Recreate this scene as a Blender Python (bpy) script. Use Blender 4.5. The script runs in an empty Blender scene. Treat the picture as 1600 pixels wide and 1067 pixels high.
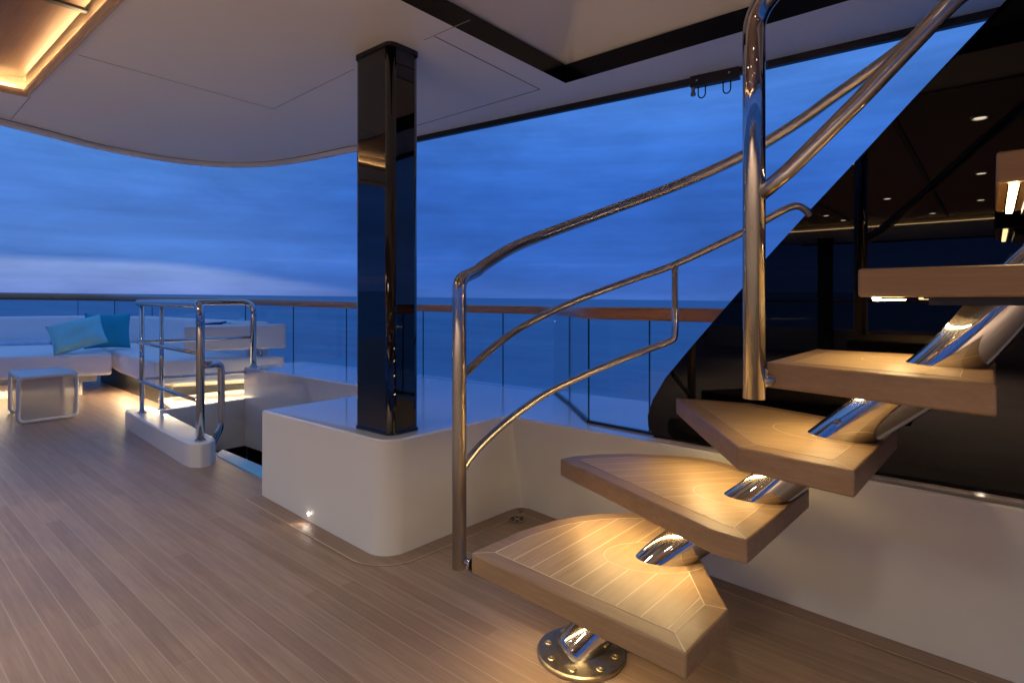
import bpy, bmesh, math, random
from mathutils import Vector, Matrix
from mathutils.geometry import tessellate_polygon
random.seed(7)
scene = bpy.context.scene
COL = scene.collection

# ------------------------------------------------------------------ materials
def new_mat(name):
    m = bpy.data.materials.new(name); m.use_nodes = True
    nt = m.node_tree
    return m, nt, nt.nodes['Principled BSDF']

def N(nt, kind, **kw):
    n = nt.nodes.new(kind)
    for k, v in kw.items(): setattr(n, k, v)
    return n

def simple(name, col, rough=0.5, metal=0.0, coat=0.0, spec=0.5, var=0.0, vscale=6.0, rvar=0.0, bump=0.0, bscale=80.0, coat_rough=0.03):
    m, nt, b = new_mat(name)
    b.inputs['Base Color'].default_value = (*col, 1)
    b.inputs['Roughness'].default_value = rough
    b.inputs['Metallic'].default_value = metal
    b.inputs['Coat Weight'].default_value = coat
    b.inputs['Coat Roughness'].default_value = coat_rough
    b.inputs['Specular IOR Level'].default_value = spec
    tc = N(nt, 'ShaderNodeTexCoord')
    if var or rvar:
        no = N(nt, 'ShaderNodeTexNoise'); no.inputs['Scale'].default_value = vscale; no.inputs['Detail'].default_value = 5
        nt.links.new(tc.outputs['Object'], no.inputs['Vector'])
        if var:
            mx = N(nt, 'ShaderNodeMix', data_type='RGBA')
            mx.inputs[6].default_value = (*[c*(1-var) for c in col], 1); mx.inputs[7].default_value = (*[min(1, c*(1+var)) for c in col], 1)
            nt.links.new(no.outputs['Fac'], mx.inputs[0]); nt.links.new(mx.outputs[2], b.inputs['Base Color'])
        if rvar:
            mr = N(nt, 'ShaderNodeMapRange'); mr.inputs[3].default_value = max(0, rough-rvar); mr.inputs[4].default_value = rough+rvar
            nt.links.new(no.outputs['Fac'], mr.inputs[0]); nt.links.new(mr.outputs[0], b.inputs['Roughness'])
    if bump:
        n2 = N(nt, 'ShaderNodeTexNoise'); n2.inputs['Scale'].default_value = bscale; n2.inputs['Detail'].default_value = 3
        nt.links.new(tc.outputs['Object'], n2.inputs['Vector'])
        bp = N(nt, 'ShaderNodeBump'); bp.inputs['Strength'].default_value = bump; bp.inputs['Distance'].default_value = 0.004
        nt.links.new(n2.outputs['Fac'], bp.inputs['Height']); nt.links.new(bp.outputs['Normal'], b.inputs['Normal'])
    return m

def emit(name, col, strength):
    m, nt, b = new_mat(name)
    b.inputs['Base Color'].default_value = (0.8, 0.8, 0.8, 1)
    b.inputs['Emission Color'].default_value = (*col, 1)
    b.inputs['Emission Strength'].default_value = strength
    return m

def wood(name, c1, c2, rough=0.45, angle=0.0, plank=None, coat=0.0, gscale=1.0):
    """teak: long grain streaks along local Y turned by angle; plank = width of separate boards"""
    m, nt, b = new_mat(name)
    L = nt.links.new
    tc = N(nt, 'ShaderNodeTexCoord')
    mp = N(nt, 'ShaderNodeMapping'); mp.inputs['Rotation'].default_value = (0, 0, angle)
    L(tc.outputs['Object'], mp.inputs['Vector'])
    src = mp.outputs['Vector']
    g = N(nt, 'ShaderNodeMapping'); g.inputs['Scale'].default_value = (34*gscale, 1.6*gscale, 34*gscale)
    L(src, g.inputs['Vector'])
    n1 = N(nt, 'ShaderNodeTexNoise'); n1.inputs['Scale'].default_value = 1.6; n1.inputs['Detail'].default_value = 7; n1.inputs['Roughness'].default_value = 0.62
    L(g.outputs['Vector'], n1.inputs['Vector'])
    g2 = N(nt, 'ShaderNodeMapping'); g2.inputs['Scale'].default_value = (150*gscale, 5*gscale, 150*gscale)
    L(src, g2.inputs['Vector'])
    n2 = N(nt, 'ShaderNodeTexNoise'); n2.inputs['Scale'].default_value = 1.5; n2.inputs['Detail'].default_value = 3
    L(g2.outputs['Vector'], n2.inputs['Vector'])
    add = N(nt, 'ShaderNodeMath', operation='ADD'); L(n1.outputs['Fac'], add.inputs[0])
    mu = N(nt, 'ShaderNodeMath', operation='MULTIPLY'); L(n2.outputs['Fac'], mu.inputs[0]); mu.inputs[1].default_value = 0.45
    L(mu.outputs[0], add.inputs[1])
    mr = N(nt, 'ShaderNodeMapRange'); mr.inputs[1].default_value = 0.45; mr.inputs[2].default_value = 1.0
    L(add.outputs[0], mr.inputs[0])
    mx = N(nt, 'ShaderNodeMix', data_type='RGBA'); mx.inputs[6].default_value = (*c1, 1); mx.inputs[7].default_value = (*c2, 1)
    L(mr.outputs[0], mx.inputs[0])
    colour = mx.outputs[2]
    if plank:
        sx = N(nt, 'ShaderNodeSeparateXYZ'); L(src, sx.inputs[0])
        dv = N(nt, 'ShaderNodeMath', operation='DIVIDE'); L(sx.outputs['X'], dv.inputs[0]); dv.inputs[1].default_value = plank
        fl = N(nt, 'ShaderNodeMath', operation='FLOOR'); L(dv.outputs[0], fl.inputs[0])
        fr = N(nt, 'ShaderNodeMath', operation='FRACT'); L(dv.outputs[0], fr.inputs[0])
        wn = N(nt, 'ShaderNodeTexWhiteNoise', noise_dimensions='1D'); L(fl.outputs[0], wn.inputs['W'])
        # board ends: offset each row, boards 1.9 m long
        of = N(nt, 'ShaderNodeMath', operation='MULTIPLY_ADD'); L(wn.outputs['Value'], of.inputs[0]); of.inputs[1].default_value = 7.0
        yd = N(nt, 'ShaderNodeMath', operation='DIVIDE'); L(sx.outputs['Y'], yd.inputs[0]); yd.inputs[1].default_value = 1.7
        L(yd.outputs[0], of.inputs[2])
        fy = N(nt, 'ShaderNodeMath', operation='FLOOR'); L(of.outputs[0], fy.inputs[0])
        fyf = N(nt, 'ShaderNodeMath', operation='FRACT'); L(of.outputs[0], fyf.inputs[0])
        cb = N(nt, 'ShaderNodeCombineXYZ'); L(fl.outputs[0], cb.inputs[0]); L(fy.outputs[0], cb.inputs[1])
        w2 = N(nt, 'ShaderNodeTexWhiteNoise', noise_dimensions='2D'); L(cb.outputs[0], w2.inputs['Vector'])
        # tone per board
        hs = N(nt, 'ShaderNodeHueSaturation'); L(colour, hs.inputs['Color'])
        v = N(nt, 'ShaderNodeMapRange'); v.inputs[3].default_value = 0.90; v.inputs[4].default_value = 1.09; L(w2.outputs['Value'], v.inputs[0]); L(v.outputs[0], hs.inputs['Value'])
        s = N(nt, 'ShaderNodeMapRange'); s.inputs[3].default_value = 1.06; s.inputs[4].default_value = 0.94; L(w2.outputs['Value'], s.inputs[0]); L(s.outputs[0], hs.inputs['Saturation'])
        # pale caulking between boards
        a = N(nt, 'ShaderNodeMath', operation='SUBTRACT'); L(fr.outputs[0], a.inputs[0]); a.inputs[1].default_value = 0.5
        ab = N(nt, 'ShaderNodeMath', operation='ABSOLUTE'); L(a.outputs[0], ab.inputs[0])
        gt = N(nt, 'ShaderNodeMath', operation='GREATER_THAN'); L(ab.outputs[0], gt.inputs[0]); gt.inputs[1].default_value = 0.5-0.0019/plank
        ya = N(nt, 'ShaderNodeMath', operation='LESS_THAN'); L(fyf.outputs[0], ya.inputs[0]); ya.inputs[1].default_value = 0.0006
        mxx = N(nt, 'ShaderNodeMath', operation='MAXIMUM'); L(gt.outputs[0], mxx.inputs[0]); L(ya.outputs[0], mxx.inputs[1])
        cm = N(nt, 'ShaderNodeMix', data_type='RGBA'); L(mxx.outputs[0], cm.inputs[0]); L(hs.outputs['Color'], cm.inputs[6]); cm.inputs[7].default_value = (0.335, 0.25, 0.19, 1)
        colour = cm.outputs[2]
    # large soft wear patches
    n3 = N(nt, 'ShaderNodeTexNoise'); n3.inputs['Scale'].default_value = 2.2; n3.inputs['Detail'].default_value = 4; L(src, n3.inputs['Vector'])
    v3 = N(nt, 'ShaderNodeMapRange'); v3.inputs[1].default_value = 0.3; v3.inputs[2].default_value = 0.7; v3.inputs[3].default_value = 0.9; v3.inputs[4].default_value = 1.08; L(n3.outputs['Fac'], v3.inputs[0])
    h3 = N(nt, 'ShaderNodeHueSaturation'); L(colour, h3.inputs['Color']); L(v3.outputs[0], h3.inputs['Value'])
    L(h3.outputs['Color'], b.inputs['Base Color'])
    rr = N(nt, 'ShaderNodeMapRange'); rr.inputs[3].default_value = rough-0.08; rr.inputs[4].default_value = rough+0.1; L(n3.outputs['Fac'], rr.inputs[0]); L(rr.outputs[0], b.inputs['Roughness'])
    b.inputs['Coat Weight'].default_value = coat
    bp = N(nt, 'ShaderNodeBump'); bp.inputs['Strength'].default_value = 0.18; bp.inputs['Distance'].default_value = 0.002
    L(add.outputs[0], bp.inputs['Height']); L(bp.outputs['Normal'], b.inputs['Normal'])
    return m

M = {}
M['deck'] = wood('weathered_teak_deck', (0.212, 0.135, 0.095), (0.315, 0.216, 0.158), 0.42, 0.0, plank=0.07)
M['margin'] = wood('teak_margin', (0.20, 0.128, 0.09), (0.29, 0.195, 0.14), 0.45)
M['caulk'] = simple('pale_caulk', (0.55, 0.45, 0.34), 0.6)
M['tread_caulk'] = simple('cream_tread_caulk', (0.80, 0.68, 0.48), 0.6)
M['sealant'] = simple('amber_sealant', (0.46, 0.33, 0.18), 0.5)
M['tread'] = wood('teak_tread', (0.36, 0.215, 0.095), (0.54, 0.36, 0.18), 0.42, 0.0, coat=0.0)
M['tread_b'] = wood('teak_tread_border', (0.29, 0.172, 0.085), (0.41, 0.268, 0.145), 0.45, 0.0)
M['cap'] = wood('varnished_rail', (0.36, 0.165, 0.07), (0.52, 0.27, 0.13), 0.35, coat=0.2)
M['panel'] = wood('ceiling_veneer', (0.16, 0.085, 0.045), (0.25, 0.14, 0.075), 0.5, 0.0, gscale=0.7)
M['white'] = simple('white_gelcoat', (0.74, 0.73, 0.71), 0.22, coat=1.0, coat_rough=0.03, var=0.02, vscale=2)
M['white'].node_tree.nodes['Principled BSDF'].inputs['Coat IOR'].default_value = 1.75
M['satin'] = simple('white_satin_gelcoat', (0.70, 0.685, 0.65), 0.42, coat=0.12, coat_rough=0.25, var=0.035, vscale=1.6, rvar=0.06)
M['ceil'] = simple('ceiling_paint', (0.86, 0.865, 0.84), 0.42, var=0.03, vscale=1.2)
M['seam'] = simple('dark_seam', (0.06, 0.06, 0.065), 0.6)
M['faint_seam'] = simple('faint_seam', (0.30, 0.30, 0.30), 0.6)
M['black'] = simple('black_gloss', (0.003, 0.003, 0.004), 0.02, coat=0.35, coat_rough=0.012, spec=0.5, bump=0.25, bscale=3.0)
M['blackglass'] = simple('black_glass', (0.0025, 0.0023, 0.0025), 0.012, spec=0.30)
M['trim'] = simple('black_trim', (0.010, 0.010, 0.012), 0.35)
M['frame'] = simple('black_frame_gloss', (0.003, 0.004, 0.006), 0.16, spec=0.3)
M['steel'] = simple('polished_steel', (0.50, 0.48, 0.45), 0.06, metal=1.0)
M['rail_steel'] = simple('brushed_rail_steel', (0.50, 0.48, 0.45), 0.125, metal=1.0)
M['flange'] = simple('scuffed_steel', (0.42, 0.37, 0.29), 0.34, metal=1.0, rvar=0.14, vscale=70, var=0.3)
M['bolt'] = simple('brass_screw', (0.72, 0.60, 0.40), 0.3, metal=1.0)
M['sofa'] = simple('outdoor_fabric', (0.82, 0.82, 0.83), 0.85, var=0.06, vscale=5, bump=0.9, bscale=9)
M['teal'] = simple('turquoise_fabric', (0.26, 0.70, 0.78), 0.85, var=0.08, vscale=30, bump=0.4, bscale=300)
M['dteal'] = simple('teal_fabric', (0.015, 0.36, 0.50), 0.85, var=0.08, vscale=30, bump=0.4, bscale=300)
M['navy'] = simple('navy_fabric', (0.006, 0.05, 0.16), 0.85)
M['stoolframe'] = simple('white_powder_coat', (0.66, 0.64, 0.62), 0.4)
M['dark'] = simple('dark_interior', (0.02, 0.02, 0.022), 0.5)
M['blue'] = simple('painted_blue_light', (0.10, 0.50, 0.90), 0.1, coat=1.0)  # blue light on the step nosing is put into its base colour
M['cove_lip'] = wood('pale_cove_lip', (0.62, 0.48, 0.34), (0.72, 0.58, 0.44), 0.5)
M['led'] = emit('warm_led', (1.0, 0.72, 0.34), 52.0)
M['led_soft'] = emit('warm_led_cove', (1.0, 0.72, 0.38), 70.0)
M['led_dim'] = emit('warm_led_dim', (1.0, 0.70, 0.36), 22.0)
M['led_sofa'] = emit('warm_led_sofa', (1.0, 0.76, 0.44), 78.0)
M['lens'] = emit('lamp_lens', (1.0, 0.84, 0.62), 30.0)

# polished steel: a sharp mirror lobe under a faint brushed haze
def steel(name, col, sharp, haze=0.36, amount=0.30):
    m = bpy.data.materials.new(name); m.use_nodes = True; nt = m.node_tree; nt.nodes.clear()
    out = N(nt, 'ShaderNodeOutputMaterial'); mix = N(nt, 'ShaderNodeMixShader'); mix.inputs[0].default_value = amount
    tc = N(nt, 'ShaderNodeTexCoord'); no = N(nt, 'ShaderNodeTexNoise'); no.inputs['Scale'].default_value = 7; no.inputs['Detail'].default_value = 4
    nt.links.new(tc.outputs['Object'], no.inputs['Vector'])
    mr = N(nt, 'ShaderNodeMapRange'); mr.inputs[3].default_value = amount-0.04; mr.inputs[4].default_value = amount+0.08; nt.links.new(no.outputs['Fac'], mr.inputs[0]); nt.links.new(mr.outputs[0], mix.inputs[0])
    for k, r in enumerate((sharp, haze)):
        g = N(nt, 'ShaderNodeBsdfGlossy'); g.inputs['Color'].default_value = (*col, 1); g.inputs['Roughness'].default_value = r
        nt.links.new(g.outputs[0], mix.inputs[1+k])
    nt.links.new(mix.outputs[0], out.inputs[0]); return m
M['steel'] = steel('polished_steel', (0.56, 0.55, 0.54), 0.035, 0.30, 0.07)
M['rail_steel'] = steel('rail_steel', (0.53, 0.52, 0.515), 0.05, 0.29, 0.40)
# glass: tinted see-through with mirror reflection at grazing angles
def glass_mat(name, tint, fac=1.0):
    m = bpy.data.materials.new(name); m.use_nodes = True; nt = m.node_tree; nt.nodes.clear()
    out = N(nt, 'ShaderNodeOutputMaterial'); mix = N(nt, 'ShaderNodeMixShader')
    tr = N(nt, 'ShaderNodeBsdfTransparent'); tr.inputs[0].default_value = (*tint, 1)
    gl = N(nt, 'ShaderNodeBsdfGlossy'); gl.inputs['Roughness'].default_value = 0.01
    lw = N(nt, 'ShaderNodeLayerWeight'); lw.inputs['Blend'].default_value = 0.5
    pw = N(nt, 'ShaderNodeMath', operation='POWER'); nt.links.new(lw.outputs['Facing'], pw.inputs[0]); pw.inputs[1].default_value = 5.0
    fr = N(nt, 'ShaderNodeMath', operation='MULTIPLY_ADD'); nt.links.new(pw.outputs[0], fr.inputs[0]); fr.inputs[1].default_value = 0.8; fr.inputs[2].default_value = 0.03
    nt.links.new(fr.outputs[0], mix.inputs[0]); nt.links.new(tr.outputs[0], mix.inputs[1]); nt.links.new(gl.outputs[0], mix.inputs[2])
    nt.links.new(mix.outputs[0], out.inputs[0])
    return m
M['glass'] = glass_mat('clear_glass', (0.93, 0.965, 0.975))
M['glass_edge'] = simple('green_glass_edge', (0.012, 0.085, 0.11), 0.15)
# woven mesh of the stool
def mesh_weave():
    m = bpy.data.materials.new('woven_mesh'); m.use_nodes = True; nt = m.node_tree
    b = nt.nodes['Principled BSDF']; b.inputs['Base Color'].default_value = (0.42, 0.40, 0.39, 1); b.inputs['Roughness'].default_value = 0.7
    out = [n for n in nt.nodes if n.type == 'OUTPUT_MATERIAL'][0]
    tr = N(nt, 'ShaderNodeBsdfTransparent'); mix = N(nt, 'ShaderNodeMixShader')
    tc = N(nt, 'ShaderNodeTexCoord'); w = N(nt, 'ShaderNodeTexWave', bands_direction='DIAGONAL'); w.inputs['Scale'].default_value = 60
    nt.links.new(tc.outputs['Object'], w.inputs['Vector'])
    mr = N(nt, 'ShaderNodeMapRange'); mr.inputs[3].default_value = 0.25; mr.inputs[4].default_value = 0.72
    nt.links.new(w.outputs['Fac'], mr.inputs[0]); nt.links.new(mr.outputs[0], mix.inputs[0])
    nt.links.new(tr.outputs[0], mix.inputs[1]); nt.links.new(b.outputs[0], mix.inputs[2]); nt.links.new(mix.outputs[0], out.inputs[0])
    return m
M['weave'] = mesh_weave()

# ------------------------------------------------------------------ mesh builder
class MB:
    def __init__(self): self.v = []; self.f = []; self.m = []; self.s = []
    def face(self, idx, mat=0, smooth=False): self.f.append(idx); self.m.append(mat); self.s.append(smooth)
    def add(self, pts):
        i = len(self.v); self.v += [tuple(p) for p in pts]; return i
    def box(self, x0, y0, z0, x1, y1, z1, mat=0):
        i = self.add([(x0,y0,z0),(x1,y0,z0),(x1,y1,z0),(x0,y1,z0),(x0,y0,z1),(x1,y0,z1),(x1,y1,z1),(x0,y1,z1)])
        for q in ((0,3,2,1),(4,5,6,7),(0,1,5,4),(1,2,6,5),(2,3,7,6),(3,0,4,7)): self.face([i+k for k in q], mat)
        return self
    def obox(self, a, b, half, z0, z1, mat=0, edge_mat=None, z0b=None, z1b=None):
        """upright slab from plan point a to plan point b, 2*half thick"""
        a = Vector(a[:2]); b = Vector(b[:2]); d = (b-a).normalized(); n = Vector((-d.y, d.x))*half
        z0b = z0 if z0b is None else z0b; z1b = z1 if z1b is None else z1b
        pl = [a-n, b-n, b+n, a+n]; zz0 = [z0, z0b, z0b, z0]; zz1 = [z1, z1b, z1b, z1]
        i = self.add([(p.x, p.y, z) for p, z in zip(pl, zz0)]+[(p.x, p.y, z) for p, z in zip(pl, zz1)])
        em = mat if edge_mat is None else edge_mat
        for q, mm in (((0,3,2,1),em),((4,5,6,7),em),((0,1,5,4),mat),((1,2,6,5),em),((2,3,7,6),mat),((3,0,4,7),em)): self.face([i+k for k in q], mm)
        return self
    def prism(self, poly, z0, z1, mat=0, side_mat=None):
        n = len(poly)
        ar = sum(poly[k][0]*poly[(k+1)%n][1]-poly[(k+1)%n][0]*poly[k][1] for k in range(n))
        if ar < 0: poly = poly[::-1]
        zf0 = z0 if callable(z0) else (lambda x, y: z0); zf1 = z1 if callable(z1) else (lambda x, y: z1)
        i = self.add([(p[0], p[1], zf0(*p[:2])) for p in poly]+[(p[0], p[1], zf1(*p[:2])) for p in poly])
        self.face([i+k for k in range(n)][::-1], mat); self.face([i+n+k for k in range(n)], mat)
        sm = mat if side_mat is None else side_mat
        for k in range(n): self.face([i+k, i+(k+1)%n, i+n+(k+1)%n, i+n+k], sm)
        return self
    def tube(self, pts, r, seg=16, mat=0, cap=True):
        pts = [Vector(p) for p in pts]; rs = r if isinstance(r, (list, tuple)) else [r]*len(pts)
        t0 = (pts[1]-pts[0]).normalized(); up = Vector((0,0,1)) if abs(t0.z) < 0.9 else Vector((1,0,0))
        nrm = (up-t0*up.dot(t0)).normalized(); rings = []
        for k, p in enumerate(pts):
            if k == 0: t = t0
            elif k == len(pts)-1: t = (pts[k]-pts[k-1]).normalized()
            else: t = ((pts[k]-pts[k-1]).normalized()+(pts[k+1]-pts[k]).normalized()).normalized()
            nrm = (nrm-t*nrm.dot(t)).normalized(); bi = t.cross(nrm)
            rings.append(self.add([p+(nrm*math.cos(a)+bi*math.sin(a))*rs[k] for a in [2*math.pi*j/seg for j in range(seg)]]))
        for a, b in zip(rings, rings[1:]):
            for j in range(seg): self.face([a+j, a+(j+1)%seg, b+(j+1)%seg, b+j], mat, True)
        if cap:
            self.face([rings[0]+j for j in range(seg)][::-1], mat); self.face([rings[-1]+j for j in range(seg)], mat)
        return self
    def lathe(self, c, prof, seg=32, mat=0, axis=None, smooth=False):
        """prof: (radius, height) pairs about the axis"""
        ax = Vector(axis or (0,0,1)).normalized(); h = Vector((1,0,0)) if abs(ax.x) < 0.9 else Vector((0,1,0))
        u = (h-ax*h.dot(ax)).normalized(); w = ax.cross(u); c = Vector(c); rings = []
        for r, z in prof: rings.append(self.add([c+ax*z+(u*math.cos(a)+w*math.sin(a))*r for a in [2*math.pi*j/seg for j in range(seg)]]))
        for a, b in zip(rings, rings[1:]):
            for j in range(seg): self.face([a+j, a+(j+1)%seg, b+(j+1)%seg, b+j], mat, smooth)
        self.face([rings[0]+j for j in range(seg)][::-1], mat); self.face([rings[-1]+j for j in range(seg)], mat)
        return self
    def tess(self, loops, zf, mat=0, flip=False):
        vs = [[Vector((p[0], p[1], 0)) for p in l] for l in loops]
        flat = [p for l in loops for p in l]
        tri = tessellate_polygon(vs); i = self.add([(p[0], p[1], zf(p[0], p[1])) for p in flat])
        for t in tri:
            a, b, c = [flat[k] for k in t]
            up = (b[0]-a[0])*(c[1]-a[1])-(b[1]-a[1])*(c[0]-a[0]) > 0
            t = list(t) if up != flip else list(t)[::-1]
            self.face([i+k for k in t], mat)
        return self
    def build(self, name, mats, parent=None, bevel=0.0, seg=2, loc=None, autosmooth=False, angle=35):
        me = bpy.data.meshes.new(name); me.from_pydata(self.v, [], self.f)
        for m in (mats if isinstance(mats, (list, tuple)) else [mats]): me.materials.append(m)
        for p, mi, s in zip(me.polygons, self.m, self.s): p.material_index = mi; p.use_smooth = s
        me.update()
        o = bpy.data.objects.new(name, me); COL.objects.link(o)
        if parent is not None:
            o.parent = parent; o.matrix_parent_inverse = Matrix.Translation(-Vector(parent.location)) if parent.type == 'EMPTY' else Matrix.Identity(4)
        if bevel:
            b = o.modifiers.new('soft_edge', 'BEVEL'); b.width = bevel; b.segments = seg; b.limit_method = 'ANGLE'; b.angle_limit = math.radians(30); b.harden_normals = False
            for p in me.polygons: p.use_smooth = True
            w = o.modifiers.new('weighted', 'WEIGHTED_NORMAL'); w.keep_sharp = True
        return o

def tag(o, label=None, cat=None, group=None, kind=None):
    if label: o['label'] = label
    if cat: o['category'] = cat
    if group: o['group'] = group
    if kind: o['kind'] = kind
    return o
def thing(name, loc, label, cat, group=None):
    o = bpy.data.objects.new(name, None); COL.objects.link(o); o.location = loc; o.empty_display_size = 0.1
    return tag(o, label, cat, group)
def lamp(name, kind, loc, parent, energy, col, size=0.05, direction=(0,0,-1), spot=1.2, blend=0.6):
    l = bpy.data.lights.new(name, kind); l.energy = energy; l.color = col
    if kind == 'SPOT': l.spot_size = spot; l.spot_blend = blend; l.shadow_soft_size = size
    elif kind == 'POINT': l.shadow_soft_size = size
    o = bpy.data.objects.new(name, l); COL.objects.link(o)
    o.parent = parent; o.matrix_parent_inverse = Matrix.Translation(-Vector(parent.location)); o.location = loc
    o.rotation_euler = Vector(direction).to_track_quat('-Z', 'Y').to_euler()
    return o

def fillet(pts, r, n=8):
    pts = [Vector(p) for p in pts]; rr = r if isinstance(r, (list, tuple)) else [r]*len(pts); out = [pts[0]]
    for k in range(1, len(pts)-1):
        p = pts[k]; a = (pts[k-1]-p); b = (pts[k+1]-p); d = min(rr[k], a.length*0.49, b.length*0.49)
        p0 = p+a.normalized()*d; p1 = p+b.normalized()*d
        for j in range(n+1):
            t = j/n; out.append(p0*(1-t)**2+p*2*t*(1-t)+p1*t*t)
    out.append(pts[-1]); return out
def spline(pts, n=6):
    pts = [Vector(p) for p in pts]; q = [pts[0]*2-pts[1]]+pts+[pts[-1]*2-pts[-2]]; out = []
    for k in range(1, len(q)-2):
        a, b, c, d = q[k-1:k+3]
        for j in range(n):
            t = j/n
            out.append(0.5*((2*b)+(c-a)*t+(2*a-5*b+4*c-d)*t*t+(3*b-a-3*c+d)*t**3))
    out.append(pts[-1]); return out
def inset(poly, d):
    n = len(poly); ar = sum(poly[k][0]*poly[(k+1)%n][1]-poly[(k+1)%n][0]*poly[k][1] for k in range(n)); s = 1 if ar > 0 else -1
    out = []
    for k in range(n):
        a, b, c = Vector(poly[k-1][:2]), Vector(poly[k][:2]), Vector(poly[(k+1)%n][:2])
        d1 = (b-a).normalized(); d2 = (c-b).normalized()
        n1 = Vector((-d1.y, d1.x))*s; n2 = Vector((-d2.y, d2.x))*s
        m = (n1+n2); m = m/max(0.35, m.dot(n1)); out.append((b.x+m.x*d, b.y+m.y*d))
    return out
def zf(y): return -0.05+0.016*y

# ------------------------------------------------------------------ camera
cam = bpy.data.cameras.new('camera'); co = bpy.data.objects.new('camera', cam); COL.objects.link(co)
co.location = (0, 0, 1.15)
co.rotation_euler = (math.radians(90), 0, math.radians(40-90))
cam.sensor_width = 36; cam.lens = 36*895/1600; cam.shift_y = -(533.5-466)/1600
cam.clip_start = 0.02; cam.clip_end = 60000
scene.camera = co

# ------------------------------------------------------------------ sea and sky
NRM = Vector((0.00746, -0.00889, 1)).normalized()
m, nt, b = new_mat('evening_sea'); L = nt.links.new
b.inputs['Base Color'].default_value = (0.008, 0.055, 0.17, 1); b.inputs['Roughness'].default_value = 0.22; b.inputs['IOR'].default_value = 1.33
tc = N(nt, 'ShaderNodeTexCoord'); mp = N(nt, 'ShaderNodeMapping'); mp.inputs['Rotation'].default_value = (0, 0, math.radians(40)); mp.inputs['Scale'].default_value = (0.055, 0.018, 0.05)
L(tc.outputs['Object'], mp.inputs[0])
n1 = N(nt, 'ShaderNodeTexNoise'); n1.inputs['Scale'].default_value = 1; n1.inputs['Detail'].default_value = 9; n1.inputs['Roughness'].default_value = 0.62; L(mp.outputs[0], n1.inputs['Vector'])
bp = N(nt, 'ShaderNodeBump'); bp.inputs['Strength'].default_value = 0.5; bp.inputs['Distance'].default_value = 5.0; L(n1.outputs['Fac'], bp.inputs['Height']); L(bp.outputs[0], b.inputs['Normal'])
mp2 = N(nt, 'ShaderNodeMapping'); mp2.inputs['Rotation'].default_value = (0, 0, math.radians(40)); mp2.inputs['Scale'].default_value = (0.030, 0.006, 0.01); L(tc.outputs['Object'], mp2.inputs[0])
n2 = N(nt, 'ShaderNodeTexNoise'); n2.inputs['Detail'].default_value = 6; n2.inputs['Scale'].default_value = 1; L(mp2.outputs[0], n2.inputs['Vector'])
mx = N(nt, 'ShaderNodeMix', data_type='RGBA'); mx.inputs[6].default_value = (0.045, 0.145, 0.27, 1); mx.inputs[7].default_value = (0.11, 0.26, 0.385, 1)
mp3 = N(nt, 'ShaderNodeMapping'); mp3.inputs['Rotation'].default_value = (0, 0, math.radians(46)); mp3.inputs['Scale'].default_value = (0.16, 0.05, 0.1); L(tc.outputs['Object'], mp3.inputs[0])
n3 = N(nt, 'ShaderNodeTexNoise'); n3.inputs['Detail'].default_value = 8; n3.inputs['Scale'].default_value = 1; n3.inputs['Roughness'].default_value = 0.65; L(mp3.outputs[0], n3.inputs['Vector'])
av = N(nt, 'ShaderNodeMix', data_type='FLOAT'); av.inputs[0].default_value = 0.5; L(n2.outputs['Fac'], av.inputs[2]); L(n3.outputs['Fac'], av.inputs[3])
avr = N(nt, 'ShaderNodeMapRange'); avr.inputs[1].default_value = 0.38; avr.inputs[2].default_value = 0.62; L(av.outputs[0], avr.inputs[0]); L(avr.outputs[0], mx.inputs[0]); 
df = N(nt, 'ShaderNodeBsdfDiffuse'); L(mx.outputs[2], df.inputs[0])
go = N(nt, 'ShaderNodeBsdfGlossy'); go.inputs['Roughness'].default_value = 0.3; go.inputs['Color'].default_value = (0.72, 0.82, 0.9, 1); L(bp.outputs[0], go.inputs['Normal'])
ms = N(nt, 'ShaderNodeMixShader'); ms.inputs[0].default_value = 0.30; L(df.outputs[0], ms.inputs[1]); L(go.outputs[0], ms.inputs[2])
L(ms.outputs[0], [n for n in nt.nodes if n.type == 'OUTPUT_MATERIAL'][0].inputs[0])
M['sea'] = m
s = MB(); R = 40000.0; i0 = s.add([(0, 0, 0)]); rings = []
for rad in (30, 120, 500, 2000, 8000, R): rings.append(s.add([(rad*math.cos(2*math.pi*k/96), rad*math.sin(2*math.pi*k/96), 0) for k in range(96)]))
for k in range(96): s.face([i0, rings[0]+k, rings[0]+(k+1)%96])
for a, b2 in zip(rings, rings[1:]):
    for k in range(96): s.face([a+k, b2+k, b2+(k+1)%96, a+(k+1)%96])
sea = s.build('sea', M['sea']); sea.location = (0, 0, -7.5)
sea.rotation_euler = Vector((0,0,1)).rotation_difference(NRM).to_euler(); tag(sea, kind='structure')

w = bpy.data.worlds.new('World'); scene.world = w; w.use_nodes = True; nt = w.node_tree; L = nt.links.new
bg = nt.nodes['Background']
tc = N(nt, 'ShaderNodeTexCoord'); D = tc.outputs['Generated']
dot = N(nt, 'ShaderNodeVectorMath', operation='DOT_PRODUCT'); L(D, dot.inputs[0]); dot.inputs[1].default_value = NRM
az = N(nt, 'ShaderNodeVectorMath', operation='DOT_PRODUCT'); L(D, az.inputs[0]); az.inputs[1].default_value = (0.142, 0.990, 0)
sep = N(nt, 'ShaderNodeSeparateXYZ'); L(D, sep.inputs[0])
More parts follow.
